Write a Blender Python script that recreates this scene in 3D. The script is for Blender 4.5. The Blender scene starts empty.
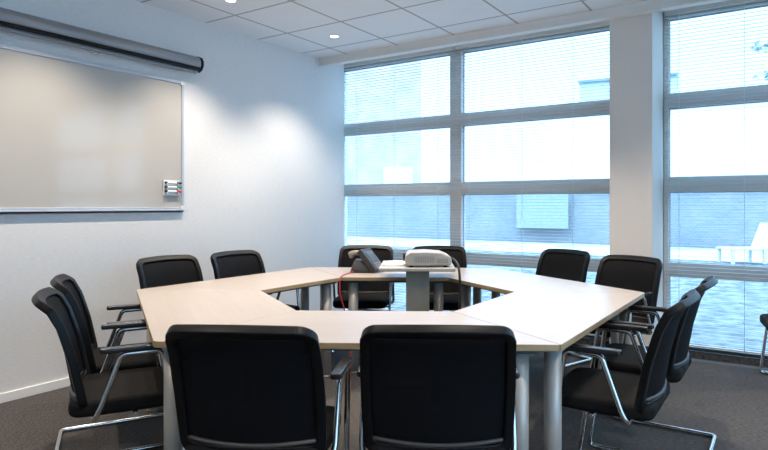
import bpy, bmesh, math, random
from mathutils import Vector, Matrix
random.seed(7)
S = bpy.context.scene
COL = S.collection
PI = math.pi

# ------------------------------------------------------------------ materials
def mat(name, color, rough=0.5, metal=0.0, spec=0.5, coat=0.0):
    m = bpy.data.materials.new(name); m.use_nodes = True
    b = m.node_tree.nodes['Principled BSDF']
    b.inputs['Base Color'].default_value = (*color, 1)
    b.inputs['Roughness'].default_value = rough
    b.inputs['Metallic'].default_value = metal
    b.inputs['Specular IOR Level'].default_value = spec
    b.inputs['Coat Weight'].default_value = coat
    return m

def nodes(m): return m.node_tree.nodes, m.node_tree.links, m.node_tree.nodes['Principled BSDF']

def noise_color(m, c1, c2, scale=(1, 1, 1), detail=4.0, lo=0.35, hi=0.65, nscale=1.0, bump=0.0, bdist=0.002):
    n, l, b = nodes(m)
    tc = n.new('ShaderNodeTexCoord'); mp = n.new('ShaderNodeMapping')
    mp.inputs['Scale'].default_value = scale
    tx = n.new('ShaderNodeTexNoise'); tx.inputs['Scale'].default_value = nscale; tx.inputs['Detail'].default_value = detail
    cr = n.new('ShaderNodeValToRGB')
    cr.color_ramp.elements[0].position = lo; cr.color_ramp.elements[0].color = (*c1, 1)
    cr.color_ramp.elements[1].position = hi; cr.color_ramp.elements[1].color = (*c2, 1)
    l.new(tc.outputs['Object'], mp.inputs['Vector']); l.new(mp.outputs['Vector'], tx.inputs['Vector'])
    l.new(tx.outputs['Fac'], cr.inputs['Fac']); l.new(cr.outputs['Color'], b.inputs['Base Color'])
    if bump:
        bp = n.new('ShaderNodeBump'); bp.inputs['Strength'].default_value = bump; bp.inputs['Distance'].default_value = bdist
        l.new(tx.outputs['Fac'], bp.inputs['Height']); l.new(bp.outputs['Normal'], b.inputs['Normal'])
    return m

M = {}
M['wall'] = noise_color(mat('woven_wall_paint', (.74, .73, .72), .75), (.67, .662, .653), (.735, .727, .718), (1, 28, 160), 3, .3, .7, 1.0, .25, .003)
M['plaster'] = noise_color(mat('plaster', (.72, .69, .65), .7), (.71, .655, .595), (.74, .685, .625), (3, 3, 3))
M['pelmet'] = mat('pelmet_paint', (.78, .75, .71), .5)
M['white_trim'] = mat('white_trim', (.80, .79, .77), .45)
M['carpet'] = noise_color(mat('carpet', (.06, .055, .05), .95, spec=.1), (.041, .038, .037), (.110, .101, .097), (42, 150, 42), 3, .3, .72, 1.0, .6, .006)
M['aluminium'] = mat('anodised_aluminium', (.40, .40, .40), .45, .7)
M['frame_grey'] = noise_color(mat('window_frame_grey', (.74, .70, .66), .5, .1), (.60, .555, .51), (.66, .61, .56), (3, 3, 40))
M['dark_rail'] = mat('dark_bronze_rail', (.05, .045, .04), .5)
M['slat'] = None
M['laminate'] = noise_color(mat('pale_laminate', (.47, .40, .35), .30, spec=.5), (.41, .35, .305), (.455, .39, .345), (2.5, 40, 2), 5, .3, .7)
M['edge_wood'] = noise_color(mat('edge_wood', (.40, .28, .15), .45), (.35, .24, .125), (.45, .33, .19), (6, 6, 90))
M['leg_grey'] = mat('leg_grey', (.46, .43, .39), .4, .3)
M['rail_dark'] = mat('rail_dark', (.06, .06, .062), .5)
M['black_plastic'] = mat('black_plastic', (.0035, .0035, .004), .42, spec=.22)
M['black_fabric'] = noise_color(mat('black_fabric', (.014, .013, .014), .85, spec=.12), (.007, .007, .007), (.014, .013, .013), (180, 180, 180), 2, .3, .7, 1, .3, .001)
M['chrome'] = mat('chrome', (.70, .69, .67), .18, 1.0)
M['arm_black'] = mat('arm_pad_black', (.02, .02, .022), .22)
M['projector_white'] = mat('projector_white', (.42, .395, .35), .35)
M['projector_grey'] = mat('projector_vent', (.28, .27, .25), .5)
M['lens'] = mat('lens_dark', (.02, .02, .03), .1)
M['stand_top'] = mat('stand_top', (.44, .41, .36), .35)
M['stand_grey'] = noise_color(mat('stand_column', (.32, .29, .23), .5), (.30, .275, .215), (.34, .31, .25), (8, 8, 8))
M['phone_grey'] = mat('phone_grey', (.03, .029, .03), .45)
M['phone_light'] = mat('phone_handset', (.22, .185, .16), .35)
M['screen'] = mat('phone_screen', (.10, .12, .14), .15)
M['red'] = mat('red_cord', (.55, .03, .04), .4)
M['green'] = mat('green_cap', (.02, .25, .16), .4)
M['black'] = mat('black_rubber', (.012, .012, .013), .5)
M['case'] = noise_color(mat('screen_case', (.32, .32, .33), .38, .55), (.30, .30, .31), (.34, .34, .35), (2, 2, 60))
M['board'] = mat('whiteboard_enamel', (.47, .445, .41), .08, spec=.5)
M['board_frame'] = mat('whiteboard_frame', (.52, .55, .60), .4, .4)
M['marker_white'] = mat('marker_white', (.80, .80, .78), .4)
M['label_grey'] = mat('holder_white', (.72, .73, .74), .35)
M['brick_wall'] = mat('boundary_brick', (.3, .3, .3), .9)
M['house_brick'] = mat('house_brick', (.5, .5, .5), .9)
M['stone'] = noise_color(mat('pale_paving', (.75, .75, .74), .9), (.17, .18, .18), (.38, .37, .36), (.9, 2.2, 1))
M['gravel'] = noise_color(mat('gravel_grass', (.4, .4, .4), .95), (.045, .06, .06), (.155, .16, .155), (7, 4, 6), 6, .35, .68)
M['pale_panel'] = noise_color(mat('pale_board', (.5, .53, .52), .8), (.25, .28, .29), (.29, .32, .33), (8, 8, 8))
M['cabin'] = noise_color(mat('cabin_cladding', (.5, .55, .6), .7), (.47, .53, .57), (.54, .59, .63), (14, 1, .1))
M['cabin_roof'] = mat('cabin_roof', (.22, .30, .34), .7)
M['pale_render'] = mat('pale_render', (.93, .93, .93), .9)
M['house_glass'] = mat('house_window_glass', (.75, .80, .85), .15)
M['garden_wood'] = mat('weathered_garden_wood', (.55, .58, .60), .8)
M['bark'] = mat('bark', (.16, .17, .17), .9)
M['leaf'] = noise_color(mat('leaf', (.3, .38, .40), .6), (.24, .33, .35), (.36, .44, .45), (9, 9, 9))

def brick(m, c1, c2, mortar, scale):
    n, l, b = nodes(m)
    tc = n.new('ShaderNodeTexCoord'); mp = n.new('ShaderNodeMapping'); mp.inputs['Rotation'].default_value = (PI/2, 0, 0)
    bt = n.new('ShaderNodeTexBrick'); bt.inputs['Scale'].default_value = scale
    bt.inputs['Color1'].default_value = (*c1, 1); bt.inputs['Color2'].default_value = (*c2, 1); bt.inputs['Mortar'].default_value = (*mortar, 1)
    bt.inputs['Mortar Size'].default_value = .02
    nz = n.new('ShaderNodeTexNoise'); nz.inputs['Scale'].default_value = .9; nz.inputs['Detail'].default_value = 6
    mx = n.new('ShaderNodeMixRGB'); mx.blend_type = 'MULTIPLY'; mx.inputs['Fac'].default_value = .75
    cr = n.new('ShaderNodeValToRGB'); cr.color_ramp.elements[0].position = .32; cr.color_ramp.elements[0].color = (.70, .80, .84, 1)
    cr.color_ramp.elements[1].position = .62; cr.color_ramp.elements[1].color = (1, 1, 1, 1)
    l.new(tc.outputs['Object'], mp.inputs['Vector']); l.new(mp.outputs['Vector'], bt.inputs['Vector'])
    l.new(tc.outputs['Object'], nz.inputs['Vector']); l.new(nz.outputs['Fac'], cr.inputs['Fac'])
    l.new(bt.outputs['Color'], mx.inputs['Color1']); l.new(cr.outputs['Color'], mx.inputs['Color2'])
    l.new(mx.outputs['Color'], b.inputs['Base Color'])
brick(M['brick_wall'], (.28, .265, .28), (.21, .235, .245), (.31, .32, .33), 3.2)
brick(M['house_brick'], (.60, .45, .46), (.56, .42, .44), (.64, .49, .49), 3.0)

# translucent white slat
m = bpy.data.materials.new('blind_slat'); m.use_nodes = True; n = m.node_tree.nodes; l = m.node_tree.links
n.clear(); o = n.new('ShaderNodeOutputMaterial'); a = n.new('ShaderNodeBsdfDiffuse'); t = n.new('ShaderNodeBsdfTranslucent'); mx = n.new('ShaderNodeMixShader')
a.inputs['Color'].default_value = (.80, .80, .80, 1); t.inputs['Color'].default_value = (.55, .62, .66, 1); mx.inputs['Fac'].default_value = .45
l.new(a.outputs[0], mx.inputs[1]); l.new(t.outputs[0], mx.inputs[2]); l.new(mx.outputs[0], o.inputs[0]); M['slat'] = m
# window glass: clear pane with a fresnel reflection
m = bpy.data.materials.new('window_glass'); m.use_nodes = True; n = m.node_tree.nodes; l = m.node_tree.links
n.clear(); o = n.new('ShaderNodeOutputMaterial'); a = n.new('ShaderNodeBsdfTransparent'); g = n.new('ShaderNodeBsdfGlossy'); mx = n.new('ShaderNodeMixShader'); fr = n.new('ShaderNodeFresnel')
a.inputs['Color'].default_value = (.965, .985, 1, 1); g.inputs['Roughness'].default_value = .02; fr.inputs['IOR'].default_value = 1.35
ge = n.new('ShaderNodeNewGeometry'); iv = n.new('ShaderNodeMath'); iv.operation = 'SUBTRACT'; iv.inputs[0].default_value = 1; l.new(ge.outputs['Backfacing'], iv.inputs[1])
ml = n.new('ShaderNodeMath'); ml.operation = 'MULTIPLY'; l.new(fr.outputs[0], ml.inputs[0]); l.new(iv.outputs[0], ml.inputs[1])
l.new(ml.outputs[0], mx.inputs[0]); l.new(a.outputs[0], mx.inputs[1]); l.new(g.outputs[0], mx.inputs[2]); l.new(mx.outputs[0], o.inputs[0]); M['glass'] = m
# woven chair mesh, slightly see-through
m = bpy.data.materials.new('chair_mesh'); m.use_nodes = True; n = m.node_tree.nodes; l = m.node_tree.links
b = n['Principled BSDF']; b.inputs['Base Color'].default_value = (.005, .005, .006, 1); b.inputs['Roughness'].default_value = .7; b.inputs['Specular IOR Level'].default_value = .12
o = n['Material Output']; a = n.new('ShaderNodeBsdfTransparent'); mx = n.new('ShaderNodeMixShader'); mx.inputs['Fac'].default_value = .05
l.new(b.outputs[0], mx.inputs[1]); l.new(a.outputs[0], mx.inputs[2]); l.new(mx.outputs[0], o.inputs[0]); M['chair_mesh'] = m
# ceiling tiles with grid lines
GX0, GXS, GY0, GYS = .381, .6387, -.6874, .6
m = mat('ceiling_tile', (.62, .62, .62), .9, spec=.1); n, l, b = nodes(m)
geo = n.new('ShaderNodeNewGeometry'); sep = n.new('ShaderNodeSeparateXYZ'); l.new(geo.outputs['Position'], sep.inputs[0])
def line(sock, off, step, half):
    s = n.new('ShaderNodeMath'); s.operation = 'SUBTRACT'; s.inputs[1].default_value = off; l.new(sock, s.inputs[0])
    p = n.new('ShaderNodeMath'); p.operation = 'PINGPONG'; p.inputs[1].default_value = step/2; l.new(s.outputs[0], p.inputs[0])
    c = n.new('ShaderNodeMath'); c.operation = 'LESS_THAN'; c.inputs[1].default_value = half; l.new(p.outputs[0], c.inputs[0]); return c
c1 = line(sep.outputs[0], GX0, GXS, .010); c2 = line(sep.outputs[1], GY0, GYS, .010)
mxm = n.new('ShaderNodeMath'); mxm.operation = 'MAXIMUM'; l.new(c1.outputs[0], mxm.inputs[0]); l.new(c2.outputs[0], mxm.inputs[1])
nz = n.new('ShaderNodeTexNoise'); nz.inputs['Scale'].default_value = 60; l.new(geo.outputs['Position'], nz.inputs['Vector'])
cr = n.new('ShaderNodeValToRGB'); cr.color_ramp.elements[0].color = (.77, .80, .83, 1); cr.color_ramp.elements[1].color = (.84, .87, .90, 1); l.new(nz.outputs['Fac'], cr.inputs['Fac'])
mc = n.new('ShaderNodeMixRGB'); l.new(mxm.outputs[0], mc.inputs['Fac']); l.new(cr.outputs['Color'], mc.inputs['Color1']); mc.inputs['Color2'].default_value = (.42, .42, .42, 1)
l.new(mc.outputs['Color'], b.inputs['Base Color']); M['ceiling'] = m
# lamp
m = bpy.data.materials.new('lamp_glow'); m.use_nodes = True; n = m.node_tree.nodes; l = m.node_tree.links; n.clear()
o = n.new('ShaderNodeOutputMaterial'); e = n.new('ShaderNodeEmission'); e.inputs['Color'].default_value = (1, .86, .66, 1); e.inputs['Strength'].default_value = 9
l.new(e.outputs[0], o.inputs[0]); M['lamp'] = m

# ------------------------------------------------------------------ mesh helpers
class MB:
    """collects shapes, links them as one mesh object"""
    def __init__(s): s.bm = bmesh.new(); s.mi = 0
    def _f(s, vs, smooth=False):
        try: f = s.bm.faces.new(vs)
        except ValueError: return
        f.material_index = s.mi; f.smooth = smooth
    def box(s, x0, x1, y0, y1, z0, z1, mtx=None):
        P = [(x0, y0, z0), (x1, y0, z0), (x1, y1, z0), (x0, y1, z0), (x0, y0, z1), (x1, y0, z1), (x1, y1, z1), (x0, y1, z1)]
        v = [s.bm.verts.new(mtx @ Vector(p) if mtx else p) for p in P]
        for q in ((3, 2, 1, 0), (4, 5, 6, 7), (0, 1, 5, 4), (1, 2, 6, 5), (2, 3, 7, 6), (3, 0, 4, 7)): s._f([v[i] for i in q])
        return s
    def prism(s, pts, z0, z1, side_mi=None, mtx=None):
        T = (lambda p: mtx @ Vector(p)) if mtx else (lambda p: p)
        lo = [s.bm.verts.new(T((p[0], p[1], z0))) for p in pts]; hi = [s.bm.verts.new(T((p[0], p[1], z1))) for p in pts]
        k = len(pts); s._f(lo[::-1]); s._f(hi)
        keep = s.mi
        if side_mi is not None: s.mi = side_mi
        for i in range(k): s._f([lo[i], lo[(i+1) % k], hi[(i+1) % k], hi[i]])
        s.mi = keep; return s
    def tube(s, path, r, seg=10, closed=False, smooth=True):
        pts = [Vector(p) for p in path]; k = len(pts); rings = []
        def tan(i):
            a = pts[(i-1) % k] if closed or i > 0 else pts[i]; b = pts[(i+1) % k] if closed or i < k-1 else pts[i]
            return (b-a).normalized()
        t0 = tan(0); nrm = t0.orthogonal().normalized()
        for i in range(k):
            t = tan(i); nrm = (nrm - t*nrm.dot(t)).normalized(); bn = t.cross(nrm)
            rr = r[i] if isinstance(r, (list, tuple)) else r
            rings.append([s.bm.verts.new(pts[i] + (nrm*math.cos(2*PI*j/seg) + bn*math.sin(2*PI*j/seg))*rr) for j in range(seg)])
        for i in range(k if closed else k-1):
            a, b = rings[i], rings[(i+1) % k]
            if closed and i == k-1:
                off = min(range(seg), key=lambda o: (a[0].co-b[o].co).length)
                b = b[off:] + b[:off]
            for j in range(seg): s._f([a[j], a[(j+1) % seg], b[(j+1) % seg], b[j]], smooth)
        if not closed: s._f(rings[0][::-1]); s._f(rings[-1])
        return s
    def lathe(s, prof, c=(0, 0, 0), seg=24, smooth=True):
        rings = [[s.bm.verts.new((c[0]+r*math.cos(2*PI*j/seg), c[1]+r*math.sin(2*PI*j/seg), c[2]+z)) for j in range(seg)] for r, z in prof]
        for a, b in zip(rings, rings[1:]):
            for j in range(seg): s._f([a[j], a[(j+1) % seg], b[(j+1) % seg], b[j]], smooth)
        s._f(rings[0][::-1]); s._f(rings[-1]); return s
    def build(s, name, mats, parent=None, bevel=0.0, bseg=3, loc=None, rot=None, subsurf=0, smooth=False):
        bmesh.ops.recalc_face_normals(s.bm, faces=s.bm.faces[:])
        me = bpy.data.meshes.new(name); s.bm.to_mesh(me); s.bm.free()
        for mm in (mats if isinstance(mats, (list, tuple)) else [mats]): me.materials.append(mm)
        o = bpy.data.objects.new(name, me); COL.objects.link(o)
        if parent: o.parent = parent
        if loc: o.location = loc
        if rot: o.rotation_euler = rot
        if bevel:
            bv = o.modifiers.new('bevel', 'BEVEL'); bv.width = bevel; bv.segments = bseg; bv.limit_method = 'ANGLE'; bv.angle_limit = math.radians(40)
        if subsurf:
            ss = o.modifiers.new('sub', 'SUBSURF'); ss.levels = subsurf; ss.render_levels = subsurf
        if bevel or smooth or subsurf:
            for p in me.polygons: p.use_smooth = True
            if bevel and not subsurf:
                wn = o.modifiers.new('wn', 'WEIGHTED_NORMAL'); wn.keep_sharp = False
        return o

def thing(name, label, cat, loc=(0, 0, 0), rz=0, group=None):
    o = bpy.data.objects.new(name, None); o.empty_display_size = .1; COL.objects.link(o)
    o.location = loc; o.rotation_euler = (0, 0, rz); return tag(o, label, cat, group)
def tag(o, label, cat, group=None):
    o['label'] = label; o['category'] = cat
    if group: o['group'] = group
    return o
def struct(o): o['kind'] = 'structure'; return o
def copy_tree(root):
    r = root.copy(); COL.objects.link(r)
    for ch in root.children:
        c = ch.copy(); COL.objects.link(c); c.parent = r
        for g in ch.children:
            d = g.copy(); COL.objects.link(d); d.parent = c
    return r
def fillet(pts, rad, seg=6, closed=False):
    """polyline with rounded corners"""
    P = [Vector(p) for p in pts]; k = len(P); out = []
    for i in range(k):
        if not closed and i in (0, k-1): out.append(P[i]); continue
        a, b, c = P[(i-1) % k], P[i], P[(i+1) % k]
        r = min(rad, (a-b).length*.48, (c-b).length*.48)
        p, q = b+(a-b).normalized()*r, b+(c-b).normalized()*r
        for j in range(seg+1):
            t = j/seg; out.append(p*(1-t)**2 + b*2*t*(1-t) + q*t*t)
    return out

# ------------------------------------------------------------------ camera
CAM = Vector((4.2729, -5.2032, 1.2717)); PSI = .56182
cam = bpy.data.cameras.new('camera'); co = bpy.data.objects.new('camera', cam); COL.objects.link(co)
co.location = CAM; co.rotation_euler = (PI/2, 0, PSI)
cam.sensor_width = 36; cam.lens = 583.3/768*36
cam.shift_x = -(417.72-384)/768; cam.shift_y = -(225-205.5)/768
cam.clip_start = .05; cam.clip_end = 300
S.camera = co

# ------------------------------------------------------------------ room shell
HC = 2.863; YW = .20
struct(MB().box(-.3, 7.2, -7.6, YW+.12, -.1, 0).build('floor', M['carpet']))
struct(MB().box(-.3, 7.2, -7.6, -.36, HC, HC+.1).build('ceiling', M['ceiling']))
struct(MB().box(-.3, 7.2, -.36, YW+.15, 2.99, 3.06).build('trim_4', M['plaster']))       # soffit over the blinds
struct(MB().box(-.3, 0, -7.6, .0, 0, HC+.2).box(-.6, -.235, 0, YW+.15, 0, 3.06).build('wall_left', M['wall']))
struct(MB().box(7.1, 7.3, -7.6, -7.0, 0, 3.06).box(7.1, 7.3, -2.18, YW+.15, 0, 3.06).box(7.1, 7.3, -7.0, -2.18, 2.8, 3.06).build('wall_right', M['wall']))
f3 = MB()  # invented window in the unseen right wall, added to let in more daylight
for yy in (-7.0, -5.42, -3.84, -2.26): f3.box(7.14, 7.23, yy, yy+.08, 0, 2.8)
for zz in (0, .69, 1.40, 2.72): f3.box(7.14, 7.23, -7.0, -2.18, zz, zz+.08)
f3 = struct(f3.build('window_added', M['frame_grey']))
for yy in (-6.92, -5.34, -3.76):
    for z0, z1 in ((.08, .69), (.77, 1.40), (1.48, 2.72)): MB().box(7.18, 7.188, yy, yy+1.5, z0, z1).build('window_pane', M['glass'], f3)
struct(MB().box(-.3, 7.3, -7.8, -7.6, 0, HC+.2).build('wall_back', M['wall']))
struct(MB().box(-.3, 7.3, YW+.0, YW+.15, 2.955, 3.06).build('wall_front', M['plaster']))  # lintel above the windows
struct(MB().box(3.059, 3.387, -.33, YW+.14, 0, 3.0).build('trim_1', M['plaster']))         # pillar between the windows
struct(MB().box(0.0, 7.1, -.415, -.36, 2.795, HC+.05).box(0, 7.1, -.425, -.345, 2.782, 2.797).build('trim_2', M['pelmet'], bevel=.002))
struct(MB().box(0.0, .013, -7.6, 0, 0, .062).build('baseboard_left', M['white_trim'], bevel=.003))
struct(MB().box(0.0, 7.1, YW-.06, YW+.12, 0, .058).build('trim_3', M['carpet']))           # low carpeted plinth under the glass

ZP = [(.083, .667), (.785, 1.385), (1.514, 2.104), (2.231, 2.868)]
def window(name, xs, ends):
    """xs: glass columns; ends: outer frame limits"""
    fr = MB(); y0, y1 = YW-.03, YW+.06
    edges = [ends[0]] + [v for c in xs for v in c] + [ends[1]]
    for i in range(0, len(edges), 2): fr.box(edges[i], edges[i+1], y0, y1, .058, 2.955)
    zs = [.058] + [v for c in ZP for v in c] + [2.955]
    for c in xs:
        for i in range(2, len(zs), 2): fr.box(c[0], c[1], y0, y1, zs[i], zs[i+1])
    f = struct(fr.build(name, M['frame_grey'], bevel=.004, bseg=2))
    rl = MB()
    for c in xs: rl.box(c[0], c[1], y0, y1, .058, .083)
    rl.build('bottom_rail', M['dark_rail'], f)
    for c in xs:
        for z in ZP: MB().box(c[0]-.002, c[1]+.002, YW+.012, YW+.020, z[0]-.002, z[1]+.002).build('window_pane', M['glass'], f)
        gk = MB()
        for z in ZP:      # dark rubber glazing bead round each pane
            for (a, b_, c_, d_) in ((c[0], c[1], z[0], z[0]+.005), (c[0], c[1], z[1]-.005, z[1]), (c[0], c[0]+.005, z[0], z[1]), (c[1]-.005, c[1], z[0], z[1])):
                gk.box(a, b_, YW+.004, YW+.026, c_, d_)
        gk.build('glazing_bead', M['glaze'], f)
    return f
M['glaze'] = mat('glazing_bead', (.20, .25, .30), .5)
window('window_1', [(-.185, 1.290), (1.427, 2.98)], (-.235, 3.05))
window('window_2', [(3.432, 5.05), (5.19, 6.85)], (3.391, 7.1))

# venetian blinds, slats open
def blind(x0, x1, label, cords, z0=.10, ztop=2.93):
    t = thing('venetian_blind', label, 'blind', ((x0+x1)/2, YW-.085, ztop), 0, 'venetian blinds over the windows')
    w = (x1-x0)/2
    MB().box(-w, w, -.02, .02, -.045, 0).build('headrail', M['frame_grey'], t, bevel=.003)
    sl = MB(); z = z0+.03; pitch = .030; d = .0108
    while z < ztop-.06:
        zz = z-ztop
        # shallow arched slat
        rows = [(-d, -.0007), (0, .0007), (d, -.0007)]
        up = [[sl.bm.verts.new((sx*w, y, zz+h+.0002)) for sx in (-1, 1)] for y, h in rows]
        lo = [[sl.bm.verts.new((sx*w, y, zz+h-.0002)) for sx in (-1, 1)] for y, h in rows]
        for i in range(2):
            sl._f([up[i][0], up[i][1], up[i+1][1], up[i+1][0]]); sl._f([lo[i][0], lo[i+1][0], lo[i+1][1], lo[i][1]])
        sl._f([up[0][0], lo[0][0], lo[0][1], up[0][1]]); sl._f([up[2][0], up[2][1], lo[2][1], lo[2][0]])
        z += pitch
    sl.build('slat_curtain', M['slat'], t)
    MB().box(-w, w, -.009, .009, z0-ztop, z0-ztop+.014).build('bottom_bar', M['frame_grey'], t, bevel=.002)
    for cx in cords:
        c = MB()
        for yy in (-.012, .012): c.tube([(cx-(x0+x1)/2, yy, z0-ztop+.01), (cx-(x0+x1)/2, yy, -.04)], .0012, 5)
        c.build('ladder_cord', M['slat'], t)
    return t
blind(-.15, 1.372, 'open venetian blind on the window section touching the whiteboard wall', (.1, .62, 1.18))
blind(1.385, 3.03, 'open venetian blind on the window section beside the white pillar', (1.55, 2.12, 2.62))
blind(3.41, 5.11, 'open venetian blind on the tall window past the pillar', (3.52, 4.0, 4.9))

# ------------------------------------------------------------------ downlights
def downlight(x, y, label, group, p):
    t = thing('ceiling_downlight', label, 'ceiling light', (x, y, HC), 0, group)
    MB().lathe([(.036, -.001), (.052, -.001), (.050, -.007), (.040, -.008), (.036, -.002)], seg=24).build('trim_ring', M['white_trim'], t)
    MB().lathe([(.001, -.0035), (.035, -.0035), (.035, -.002), (.001, -.002)], seg=20).build('lamp_disc', M['lamp'], t)
    L = bpy.data.lights.new('downlight_beam', 'SPOT'); L.energy = p; L.color = (1, .87, .72)
    L.spot_size = math.radians(108); L.spot_blend = .7; L.shadow_soft_size = .035
    lo = bpy.data.objects.new('downlight_beam', L); COL.objects.link(lo); lo.parent = t; lo.location = (0, 0, -.02)
    return t
DP = 85
downlight(.69, -.985, 'small lit ceiling downlight close to the window corner', 'ceiling downlights', DP)
downlight(.64, -2.15, 'small lit ceiling downlight above the end of the projection screen case', 'ceiling downlights', DP)
for (x, y) in [(.66, -3.28), (.66, -4.43)] + [(xx, yy) for xx in (2.3, 3.9, 5.5) for yy in (-2.4, -3.8, -5.4)] + [(2.2, -1.45), (3.7, -1.6), (5.24, -.7)]:  # unseen lamps, most of them added as fill light for the room
    downlight(x, y, 'unseen recessed ceiling downlight of the rows that light the room', 'downlights over the table', DP if x < 1 else (92 if y > -1.7 and x < 4 else 60))

# ------------------------------------------------------------------ table ring
TX, TY, TA = 2.156, -2.207, .0015+PI/6
AP = 1.6*math.cos(PI/6); TT, TH = .735, .027
def edge_frame(k):
    """world matrix: x along the edge, y inward from the edge mid point, origin on the floor"""
    a = math.radians(60*k)+TA-PI/2
    nx, ny = math.cos(a), math.sin(a)
    return Vector((TX+nx*AP, TY+ny*AP, 0)), a
TL = ['pale wood trapezoid table that the two large chair backs stand against',
      'pale wood trapezoid table along the side with the chairs seen against the tall window',
      'pale wood trapezoid table in front of the white pillar',
      'pale wood trapezoid table bearing the desk phone',
      'pale wood trapezoid table nearest to the whiteboard wall',
      'pale wood trapezoid table whose chairs in profile stand by the whiteboard wall baseboard']
TL[4] = 'pale wood trapezoid table running along below the whiteboard wall'
def rounded_poly(pts, rads):
    out = []; k = len(pts)
    for i in range(k):
        a, b, c = (Vector((*pts[j % k], 0)) for j in (i-1, i, i+1))
        r = rads[i]; p = b+(a-b).normalized()*r; q = b+(c-b).normalized()*r
        for j in range(5):
            t = j/4; v = p*(1-t)**2+b*2*t*(1-t)+q*t*t; out.append((v.x, v.y))
    return out
def make_table():
    t = thing('trapezoid_table', TL[0], 'table', group='six trapezoid tables in a ring')
    g = .0012; h = AP/2
    pts = rounded_poly([(-.8+g, 0), (.8-g, 0), (.4-g, h), (-.4+g, h)], [.012, .012, .008, .008])
    MB().prism(pts, TT-TH, TT, side_mi=1).build('tabletop', [M['laminate'], M['edge_wood']], t, bevel=.0025, bseg=2)
    LP = [(-.652, .085), (.652, .085), (.325, h-.085), (-.325, h-.085)]
    for x, y in LP:
        MB().lathe([(.030, .0005), (.037, .004), (.037, .012)], (x, y, 0), 20).lathe([(.0365, .012), (.0365, TT-TH-.0185)], (x, y, 0), 24).build('leg', M['leg_grey'], t, smooth=True)
    fr = MB()
    for i in range(4):
        a, b = Vector((*LP[i], 0)), Vector((*LP[(i+1) % 4], 0)); d = (b-a).normalized(); L = (b-a).length
        mt = Matrix.Translation(a) @ Matrix.Rotation(math.atan2(d.y, d.x), 4, 'Z')
        fr.box(0, L, -.015, .015, TT-TH-.021, TT-TH-.0005, mt)
    for x, y in LP: fr.box(x-.06, x+.06, y-.05, y+.05, TT-TH-.019, TT-TH-.0008)
    fr.build('under_frame', M['rail_dark'], t)
    return t
proto = make_table()
for k in range(6):
    o = proto if k == 0 else copy_tree(proto)
    c, a = edge_frame(k); o.location = c; o.rotation_euler = (0, 0, a+PI/2); o['label'] = TL[k]

# ------------------------------------------------------------------ chairs
def back_surface(u, v):
    """u across -1..1, v up 0..1 -> point on the curved backrest"""
    prof = [(0, -.185, .425), (.15, -.197, .495), (.45, -.222, .640), (.75, -.260, .782), (.92, -.296, .857), (1.0, -.333, .890)]
    for p, q in zip(prof, prof[1:]):
        if v <= q[0] or q is prof[-1]:
            t = (v-p[0])/(q[0]-p[0]); y = p[1]+(q[1]-p[1])*t; z = p[2]+(q[2]-p[2])*t; break
    hw = .248+.007*math.sin(PI*min(1, max(0, v)))
    curve = (.050-.012*v)*u*u
    return Vector((u*hw, y+curve, z - .010*u*u*v + .018*u*u*(1-v)*0))
def back_normal(u, v):
    e = .01
    du = back_surface(u+e, v)-back_surface(u-e, v); dv = back_surface(u, min(1, v+e))-back_surface(u, max(0, v-e))
    return du.cross(dv).normalized()
def rr_loop(hw, v0, v1, r, n=7, m=12):
    """rounded-rectangle loop in (u in metres scaled by .25, v scaled by .48)"""
    W, H = hw, 1
    pts = []
    ru, rv = r/.25, r/.50
    cs = [(hw-ru, v0+rv, -90), (hw-ru, v1-rv, 0), (-hw+ru, v1-rv, 90), (-hw+ru, v0+rv, 180)]
    arcs = []
    for cu, cv, a0 in cs:
        arcs.append([(cu+ru*math.cos(math.radians(a0+90*j/n)), cv+rv*math.sin(math.radians(a0+90*j/n))) for j in range(n+1)])
    for i in range(4):
        pts += arcs[i]; a, b = arcs[i][-1], arcs[(i+1) % 4][0]
        pts += [(a[0]+(b[0]-a[0])*j/m, a[1]+(b[1]-a[1])*j/m) for j in range(1, m)]
    return pts
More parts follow.
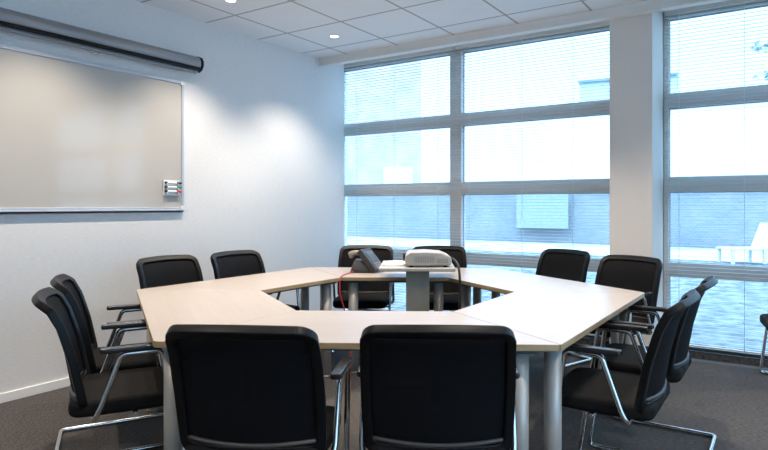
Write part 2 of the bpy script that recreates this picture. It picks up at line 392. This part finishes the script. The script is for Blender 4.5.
def make_chair(label):
    t = thing('conference_chair', label, 'chair', group='black conference chairs')
    # backrest: curved ring frame
    mb = MB(); outer = rr_loop(1.0, 0, 1, .050); inner = rr_loop(.875, .095, .925, .030); th = .017
    rings = []
    for loop, off in ((outer, th), (inner, th*.8), (inner, -th*.8), (outer, -th)):
        rings.append([mb.bm.verts.new(back_surface(u, v)+back_normal(u, v)*off) for u, v in loop])
    k = len(outer)
    for a, b in ((0, 1), (1, 2), (2, 3), (3, 0)):
        for j in range(k): mb._f([rings[a][j], rings[a][(j+1) % k], rings[b][(j+1) % k], rings[b][j]], True)
    bk = mb.build('backrest', M['black_plastic'], t, bevel=.006, bseg=2)
    mp = MB(); NU, NV = 16, 14; g = []
    for off in (.0025, -.0025):
        g.append([[mp.bm.verts.new(back_surface(-.90+1.80*i/NU, .08+.86*j/NV)+back_normal(-.90+1.80*i/NU, .08+.86*j/NV)*off) for i in range(NU+1)] for j in range(NV+1)])
    for q in g:
        for j in range(NV):
            for i in range(NU): mp._f([q[j][i], q[j][i+1], q[j+1][i+1], q[j+1][i]], True)
    mp.build('mesh_panel', M['chair_mesh'], bk, smooth=True)
    # lower lumbar bar that joins the back to the seat
    lb = MB(); lb.tube([back_surface(u/10, .13-.03*(1-(u/10)**2))+back_normal(u/10, .13)*.004 for u in range(-9, 10)], .008, 8)
    lb.build('lumbar_bar', M['lumbar'], t)
    # seat cushion
    so = [(-.235, -.20), (.235, -.20), (.245, .10), (.225, .255), (-.225, .255), (-.245, .10)]
    s = MB(); s.prism(rounded_poly(so, [.06, .06, .08, .07, .07, .08]), .395, .462)
    s.build('seat', M['black_fabric'], t, bevel=.024, bseg=4)
    # chrome cantilever tube
    def side(q): return [(q*.175, -.105, .388), (q*.262, -.105, .392), (q*.268, -.085, .43), (q*.268, -.005, .652), (q*.268, .150, .654), (q*.24, .24, .0125), (q*.24, -.31, .0125)]
    R, Lf = side(1), side(-1)
    path = fillet(R + Lf[::-1], .026, 6)
    MB().tube(path, .0115, 10).build('cantilever_frame', M['chrome'], t)
    MB().tube([(-.235, .05, .383), (.235, .05, .383)], .011, 8).tube([(-.18, -.105, .388), (.18, -.105, .388)], .011, 8).build('seat_support', M['chrome'], t)
    for q in (-1, 1):
        a = MB(); a.prism(rounded_poly([(q*.268-.021, -.085), (q*.268+.021, -.085), (q*.268+.020, .155), (q*.268-.020, .155)], [.015]*4), .662, .684)
        a.build('arm_pad', M['arm_black'], t, bevel=.006)
    return t
M['lumbar'] = mat('lumbar_bar', (.055, .05, .045), .45)
CH = [  # edge, outward distance of origin, along, turn (deg), label
 (0, .150, -.298, -2, 'large black mesh-back chair with its back to us, on the whiteboard side'),
 (0, .125, .325, 0, 'large black mesh-back chair with its back to us, below the projector'),
 (5, .105, .335, 0, 'black chair in profile before the white baseboard, overlapping the chair behind it'),
 (5, .083, -.252, 0, 'black chair in profile by the whiteboard wall, half hidden by the chair before it'),
 (4, .09, .325, 1, 'black chair facing us at the table corner below the marker holder'),
 (4, .04, -.265, 1, 'black chair facing us on the whiteboard wall side, the one closer to the window'),
 (3, .13, .350, 0, 'black chair behind the desk phone, its back to the window'),
 (3, .07, -.325, 0, 'black chair behind the white projector, its back to the window'),
 (2, .225, .41, 9, 'black chair facing us below the window, next to the chair at the pillar'),
 (2, .215, -.30, 9, 'black chair facing us in front of the white pillar'),
 (1, .10, .324, 0, 'black chair in profile outlined against the tall window, behind another chair'),
 (1, .085, -.29, 0, 'black chair in profile with whole side showing, between table and tall window'),
]
first = None
for k, out, along, turn, lab in CH:
    o = make_chair(lab) if first is None else copy_tree(first)
    first = first or o
    c, a = edge_frame(k); nrm = Vector((math.cos(a), math.sin(a), 0)); tg = Vector((-nrm.y, nrm.x, 0))
    o.location = c+nrm*out+tg*along; o.rotation_euler = (0, 0, a+PI/2+math.radians(turn)); o['label'] = lab
o = copy_tree(first); o.location = (4.392, -.285, 0); o.rotation_euler = (0, 0, math.radians(100))
o['label'] = 'black chair cut off by the picture edge, alone before the tall window'

# ------------------------------------------------------------------ projector on its stand
FW = Vector((-math.sin(PSI), math.cos(PSI), 0)); RT = Vector((math.cos(PSI), math.sin(PSI), 0))
def at(R, F, z): p = CAM+RT*R+FW*F; return (p.x, p.y, z)
t = thing('projector_stand', 'grey pedestal stand with flat pale top inside the ring of tables', 'stand', at(0.0, 4.19, 0), PSI)
MB().box(-.085, .085, -.05, .05, .03, .46).build('column', M['stand_grey'], t, bevel=.006)
MB().box(-.083, .083, -.048, .048, .468, .812).build('inner_column', M['stand_grey'], t, bevel=.006)
MB().box(-.25, .25, -.17, .17, .001, .03).build('base', M['stand_grey'], t, bevel=.008)
MB().box(-.272, .262, -.15, .40, .813, .838).build('top', M['stand_top'], t, bevel=.005)
t = thing('projector', 'white projector with vented side on the pedestal stand', 'projector', at(.072, 4.20, .8385), PSI+.05)
pb = MB(); prof = [(-.16, 0), (-.165, .018), (-.16, .072), (-.13, .094), (-.02, .098), (.09, .090), (.150, .066), (.162, .04), (.158, .0)]
w0 = [(x, z+.012) for x, z in prof]
ring = [[pb.bm.verts.new((x, y, z)) for x, z in w0] for y in (-.125, .125)]
k = len(w0)
for j in range(k): pb._f([ring[0][j], ring[0][(j+1) % k], ring[1][(j+1) % k], ring[1][j]])
pb._f(ring[0]); pb._f(ring[1][::-1])
pb.build('body', M['projector_white'], t, bevel=.010)
v = MB()
for i in range(12): v.box(-.10+i*.012, -.094+i*.012, -.1275, -.1245, .034, .078)
v.build('vent_grille', M['projector_grey'], t)
MB().box(.055, .135, -.1275, -.1245, .03, .062).build('port_panel', M['projector_grey'], t)
MB().lathe([(.026, 0), (.030, .004), (.030, .03), (.020, .032), (.018, .026)], (0, 0, 0)).build('lens', M['lens'], t, loc=(-.146, .03, .06), rot=(0, -PI/2, 0))
for q in (-.12, .12):
    for y in (-.09, .09): MB().lathe([(.012, 0), (.014, .003), (.014, .014)], (q, y, 0), 12).build('foot', M['black'], t)
# papers under the projector's end
t = thing('paper_sheets', 'white paper sheets lying on the stand beside the projector', 'paper', at(-.165, 4.34, .838), PSI)
MB().box(-.085, .085, -.16, .18, .0005, .004).build('lower_sheet', M['label_grey'], t, rot=(0, 0, .08))
MB().box(-.08, .08, -.15, .17, .0045, .0075).build('upper_sheet', M['marker_white'], t, rot=(0, 0, -.1))
# cable
pts = [at(.215, 4.22, .89), at(.25, 4.17, .895), at(.283, 4.10, .86), at(.292, 4.06, .80), at(.295, 4.05, .60), at(.293, 4.05, .30), at(.31, 4.03, .02), at(.42, 3.98, .012)]
tag(MB().tube(fillet(pts, .05, 5), .009, 8).build('projector_cable', M['black']), 'thick black cable hanging from the projector to the floor', 'cable')

# ------------------------------------------------------------------ desk phone
PZ = TT
px, py, _ = at(-.435, 4.72, 0)
t = thing('desk_phone', 'dark grey desk phone tilted on its stand with a red cord', 'phone', (px, py, PZ+.001), PSI)
b = MB(); rg = []
for y, z0, z1, hw in ((-.085, 0, .035, .10), (-.05, 0, .095, .085), (.03, 0, .105, .075), (.08, 0, .04, .085)):
    rg.append([b.bm.verts.new(p) for p in ((-hw-.01, y, z0), (hw-.01, y, z0), (hw-.03, y, z1), (-hw+.01, y, z1))])
for a_, c_ in zip(rg, rg[1:]):
    for j in range(4): b._f([a_[j], a_[(j+1) % 4], c_[(j+1) % 4], c_[j]])
b._f(rg[0]); b._f(rg[-1][::-1]); b.build('stand', M['phone_grey'], t, bevel=.006)
mt = Matrix.Translation((.062, .0, .098)) @ Matrix.Rotation(math.radians(-18), 4, 'Z') @ Matrix.Rotation(math.radians(50), 4, 'Y')
ph = MB(); ph.box(-.105, .105, -.10, .10, -.030, .016, mt); ph = ph.build('console', M['phone_grey'], t, bevel=.007)
MB().box(-.07, .03, -.06, .07, .0165, .019, mt).build('display', M['screen'], ph)
kp = MB()
for i in range(3):
    for j in range(4): kp.box(.04+i*.02, .054+i*.02, -.06+j*.034, -.036+j*.034, .0165, .0205, mt)
kp.build('keypad', M['phone_light'], ph)
hs = MB(); hm = Matrix.Translation((-.048, -.02, .150)) @ Matrix.Rotation(math.radians(8), 4, 'Z')
def rb(mb, pts): mb.tube([hm @ Vector(p) for p in pts], [.020, .028, .026, .022, .022, .026, .028, .020], 12)
rb(hs, [(-.072, 0, -.018), (-.06, 0, -.014), (-.045, 0, -.003), (-.025, 0, .004), (.025, 0, .004), (.045, 0, -.003), (.06, 0, -.014), (.072, 0, -.018)])
hs.build('handset', M['phone_light'], t, smooth=True)
pts = [at(-.495, 4.66, PZ+.016), at(-.54, 4.58, PZ+.0065), at(-.565, 4.48, PZ+.0065), at(-.572, 4.36, PZ+.008), at(-.574, 4.295, PZ+.002), at(-.572, 4.285, .62), at(-.52, 4.28, .45), at(-.49, 4.27, .20), at(-.49, 4.27, .012)]
tag(MB().tube(fillet(pts, .04, 4), .0042, 6).build('phone_cord', M['red']), 'thin red cord running from the desk phone over the table edge', 'cord')

# ------------------------------------------------------------------ things on the whiteboard wall
t = thing('whiteboard', 'large whiteboard with slim aluminium frame on the wall', 'whiteboard', (0, -2.12, 1.242))
L0 = -2.42; H = 1.058
MB().box(.001, .014, L0, 0, .0, H).build('panel', M['board'], t)
f = MB(); f.box(.001, .022, L0, .0, H-.018, H+.004).box(.001, .022, L0, 0, -.004, .016).box(.001, .022, -.018, .004, 0, H).box(.001, .022, L0-.004, L0+.018, 0, H)
f.build('frame', M['board_frame'], t, bevel=.003)
MB().box(.0005, .026, L0+.02, -.004, -.026, -.010).box(.022, .026, L0+.02, -.004, -.026, -.002).build('pen_tray', M['board_frame'], t, bevel=.003)
for z in (.012, H-.010): MB().box(.020, .026, -.03, .006, z-.016, z+.016).build('corner_cap', M['label_grey'], t, bevel=.003)
# marker holder and its markers
t = thing('marker_holder', 'small white marker holder fixed to the whiteboard corner', 'holder', (.0145, -2.228, 1.352))
MB().box(0, .012, -.082, .070, 0, .125).build('back_plate', M['label_grey'], t, bevel=.004)
for z in (.030, .065, .100):
    for y in (-.066, .035): MB().tube([(.012, y, z-.014), (.036, y, z-.012), (.038, y, z-.002)], .004, 6).build('clip', M['label_grey'], t)
for z, cm, nm in ((.100, 'black', 'black'), (.065, 'green', 'green'), (.030, 'red', 'red')):
    mk = thing('marker', f'white whiteboard marker with a {nm} cap in the holder', 'marker', (.0145+.025, -2.228-.070, 1.352+z+.004), 0, 'markers in the holder')
    MB().lathe([(.006, 0), (.0095, .002), (.0095, .095), (.008, .097)], seg=14).build('barrel', M['marker_white'], mk, rot=(-PI/2, 0, 0))
    MB().lathe([(.0105, .095), (.0108, .135), (.008, .143)], seg=14).build('cap', M[cm], mk, rot=(-PI/2, 0, 0))
    MB().lathe([(.0105, -.004), (.0105, .010)], seg=14).build('end_plug', M['black'], mk, rot=(-PI/2, 0, 0))
# projection screen case
t = thing('projection_screen', 'grey rolled-up projection screen case on the wall above the whiteboard', 'projection screen', (0, -2.005, 2.40))
oct_ = [(.001, .045), (.03, .018), (.065, .0), (.10, .018), (.118, .05), (.118, .085), (.10, .115), (.06, .13), (.001, .13)]
c = MB(); LC = -2.7
rg = [[c.bm.verts.new((x, y, z)) for x, z in oct_] for y in (LC, -.012)]; k = len(oct_)
for j in range(k): c._f([rg[0][j], rg[0][(j+1) % k], rg[1][(j+1) % k], rg[1][j]])
c._f(rg[0]); c._f(rg[1][::-1]); c.build('case', M['case'], t, bevel=.008)
e = MB(); rg = [[e.bm.verts.new((.064+(x-.062)*1.04, y, .067+(z-.067)*1.06)) for x, z in oct_] for y in (-.014, .010)]
for j in range(k): e._f([rg[0][j], rg[0][(j+1) % k], rg[1][(j+1) % k], rg[1][j]])
e._f(rg[0]); e._f(rg[1][::-1]); e.build('end_cap', M['black_plastic'], t, bevel=.004)
MB().box(.086, .116, LC, -.014, .008, .030).build('slot', M['black_plastic'], t)
MB().box(.060, .082, LC+.02, -.03, -.018, .004).build('weight_bar', M['case'], t, bevel=.004)
MB().tube([(.075, -.885+.035*math.cos(a*PI/8), -.022+.018*math.sin(a*PI/8)) for a in range(16)], .003, 6, closed=True).build('pull_ring', M['chrome'], t)

# ------------------------------------------------------------------ outside
g = MB(); g.box(-45, 40, YW+.35, 60, -.35, -.08); struct(g.build('ground_outside', M['gravel']))
def wfr(F0, x0, F1, x1): pass
# pale paved path along the boundary wall
struct(MB().prism([(-40, 10.4), (30, 10.4), (30, 15.4), (-40, 14.2)][::1], -.08, -.055).build('path_outside', M['stone']))
w = MB(); w.box(0, 45, -.15, .15, 0, 1.84); w.box(-.0, 45, -.2, .2, 1.84, 1.93)
bw = w.build('boundary_wall', M['brick_wall'], loc=(-26, 14.0, -.08), rot=(0, 0, math.radians(3.2))); struct(bw)
p = tag(MB().box(0, 1.9, -.12, -.09, 0, 1.25).build('pale_board', M['pale_panel'], loc=(-4.05, 14.9, .45), rot=(0, 0, math.radians(3.2)), bevel=.01), 'pale square board fixed on the low brick boundary wall outside', 'board')
# brick house
def outp(u, v, F): return CAM+RT*((u-417.72)/583.3*F)+FW*F+Vector((0, 0, -(v-205.5)/583.3*F))
A = outp(421, 205, 40)
HR = math.atan2(-(A-CAM).x, (A-CAM).y)+.02
hs = thing('brick_house', 'tall pale brick building with a white window, outside past the boundary wall', 'building', (A.x, A.y, -.08), HR)
MB().box(-22, 0, 0, 10, 0, 16).build('wall_block', M['house_brick'], hs)
MB().box(-22.2, .2, -.2, 10.2, 16, 16.4).build('roof_edge', M['pale_render'], hs)
B = outp(398, 177, 40); wl = (Matrix.Rotation(-HR, 4, 'Z') @ (B-A)); cx = wl.x
wf = MB(); wz = B.z+.08
wf.box(cx-.98, cx+.98, -.06, .0, wz-.52, wz+.60); wf = wf.build('window_frame', M['pale_render'], hs)
MB().box(cx-.92, cx-.04, -.08, -.05, wz-.46, wz+.54).box(cx+.04, cx+.92, -.08, -.05, wz-.46, wz+.54).build('glass', M['house_glass'], wf)
# far block with rooftop cabin
A = outp(579, 205, 45)
fb = thing('rooftop_cabin_building', 'flat-roofed white building with a blue-grey rooftop cabin, outside', 'building', (A.x, A.y, -.08), .15)
MB().box(-2.5, 14, 0, 8, 0, 8.1).build('wall_block', M['pale_render'], fb)
MB().box(.0, 6.9, .3, 6, 8.1, 10.85).build('rooftop_cabin', M['cabin'], fb)
MB().box(-.1, 7.0, .1, 6.2, 10.85, 11.02).build('cabin_roof', M['cabin_roof'], fb)
# garden lounger
A = outp(742, 256, 13.5)
gl = thing('garden_lounger', 'slatted garden lounger with raised end on the path outside', 'garden lounger', (A.x, A.y, -.055), PSI+.05)
s = MB()
for i in range(5): s.box(-.45, .62, -.30+i*.125, -.20+i*.125, .32, .35)
s.build('seat_slat', M['garden_wood'], gl)
b = MB(); mt = Matrix.Translation((.42, 0, .34)) @ Matrix.Rotation(math.radians(-68), 4, 'Y')
for i in range(4): b.box(0, .62, -.30+i*.16, -.17+i*.16, -.015, .015, mt)
b.build('back_slat', M['garden_wood'], gl)
for x in (-.38, .36):
    for y in (-.27, .27): MB().box(x-.03, x+.03, y-.03, y+.03, 0, .32).build('leg', M['garden_wood'], gl)
# young tree whose twigs reach into the tall window
A = outp(830, 205, 8.0)
tr = thing('garden_tree', 'young tree whose leafy twigs hang before the tall window', 'tree', (A.x, A.y, -.08), PSI)
MB().tube([(0, 0, -.05), (.02, 0, 1.2), (-.03, .02, 2.4), (0, 0, 3.6), (.04, 0, 4.6)], [.075, .06, .05, .035, .015], 9).build('trunk', M['bark'], tr)
tw = MB(); lf = MB()
def leaf(p, d, size):
    d = Vector(d).normalized(); sd = d.cross(Vector((0.3, .8, .2))).normalized(); up = d.cross(sd)
    P = [p, p+d*size*.35+sd*size*.28+up*size*.05, p+d*size, p+d*size*.35-sd*size*.28+up*size*.05]
    for h in (.003, -.003):
        vs = [lf.bm.verts.new(q+up*h) for q in P]; lf._f(vs if h > 0 else vs[::-1])
for (z0, pts) in ((3.0, [(-.02, 0, 3.0), (-.45, .02, 3.42), (-.78, 0, 3.56), (-1.0, 0, 3.52)]), (2.6, [(-.02, 0, 2.6), (-.4, .03, 2.95), (-.75, 0, 3.13), (-.98, 0, 3.16)]), (3.6, [(0, 0, 3.6), (.4, .1, 4.1), (.7, 0, 4.3)]), (2.9, [(0, 0, 2.9), (.4, -.1, 3.3), (.8, 0, 3.5)])):
    P = fillet(pts, .2, 5); tw.tube(P, [.016-.012*i/(len(P)-1) for i in range(len(P))], 6)
    for i in range(26):
        q = P[int(len(P)*.55)+random.randrange(len(P)-int(len(P)*.55))]
        leaf(q+Vector((random.uniform(-.05, .05), random.uniform(-.06, .06), random.uniform(-.05, .05))), (random.uniform(-1, 1), random.uniform(-1, 1), random.uniform(-.8, .5)), random.uniform(.07, .12))
tw.build('branch', M['bark'], tr); lf.build('foliage', M['leaf'], tr)

# ------------------------------------------------------------------ world and view
SKY = 2.2
W = bpy.data.worlds.new('overcast'); S.world = W; W.use_nodes = True
n = W.node_tree.nodes; l = W.node_tree.links; bg = n['Background']
# overcast sky: three times as bright overhead as at the horizon
tc = n.new('ShaderNodeTexCoord'); sp = n.new('ShaderNodeSeparateXYZ'); l.new(tc.outputs['Generated'], sp.inputs[0])
mr = n.new('ShaderNodeMapRange'); mr.inputs['From Min'].default_value = .25; mr.inputs['From Max'].default_value = 1; mr.inputs['To Min'].default_value = SKY; mr.inputs['To Max'].default_value = SKY*4.9
l.new(sp.outputs['Z'], mr.inputs['Value'])
nz = n.new('ShaderNodeTexNoise'); nz.inputs['Scale'].default_value = 2.2; nz.inputs['Detail'].default_value = 4
cr = n.new('ShaderNodeValToRGB'); cr.color_ramp.elements[0].position = .3; cr.color_ramp.elements[0].color = (.40, .71, 1.06, 1); cr.color_ramp.elements[1].position = .75; cr.color_ramp.elements[1].color = (.46, .76, 1.08, 1)
l.new(tc.outputs['Generated'], nz.inputs['Vector']); l.new(nz.outputs['Fac'], cr.inputs['Fac']); l.new(cr.outputs['Color'], bg.inputs['Color'])
l.new(mr.outputs['Result'], bg.inputs['Strength'])
S.view_settings.view_transform = 'Standard'; S.view_settings.look = 'None'; S.view_settings.exposure = 0.45; S.view_settings.gamma = 1.0; S.view_settings.use_curve_mapping = False
S.cycles.use_denoising = True
S.cycles.max_bounces = 10; S.cycles.diffuse_bounces = 5; S.cycles.transparent_max_bounces = 16
S.cycles.sample_clamp_indirect = 6.0
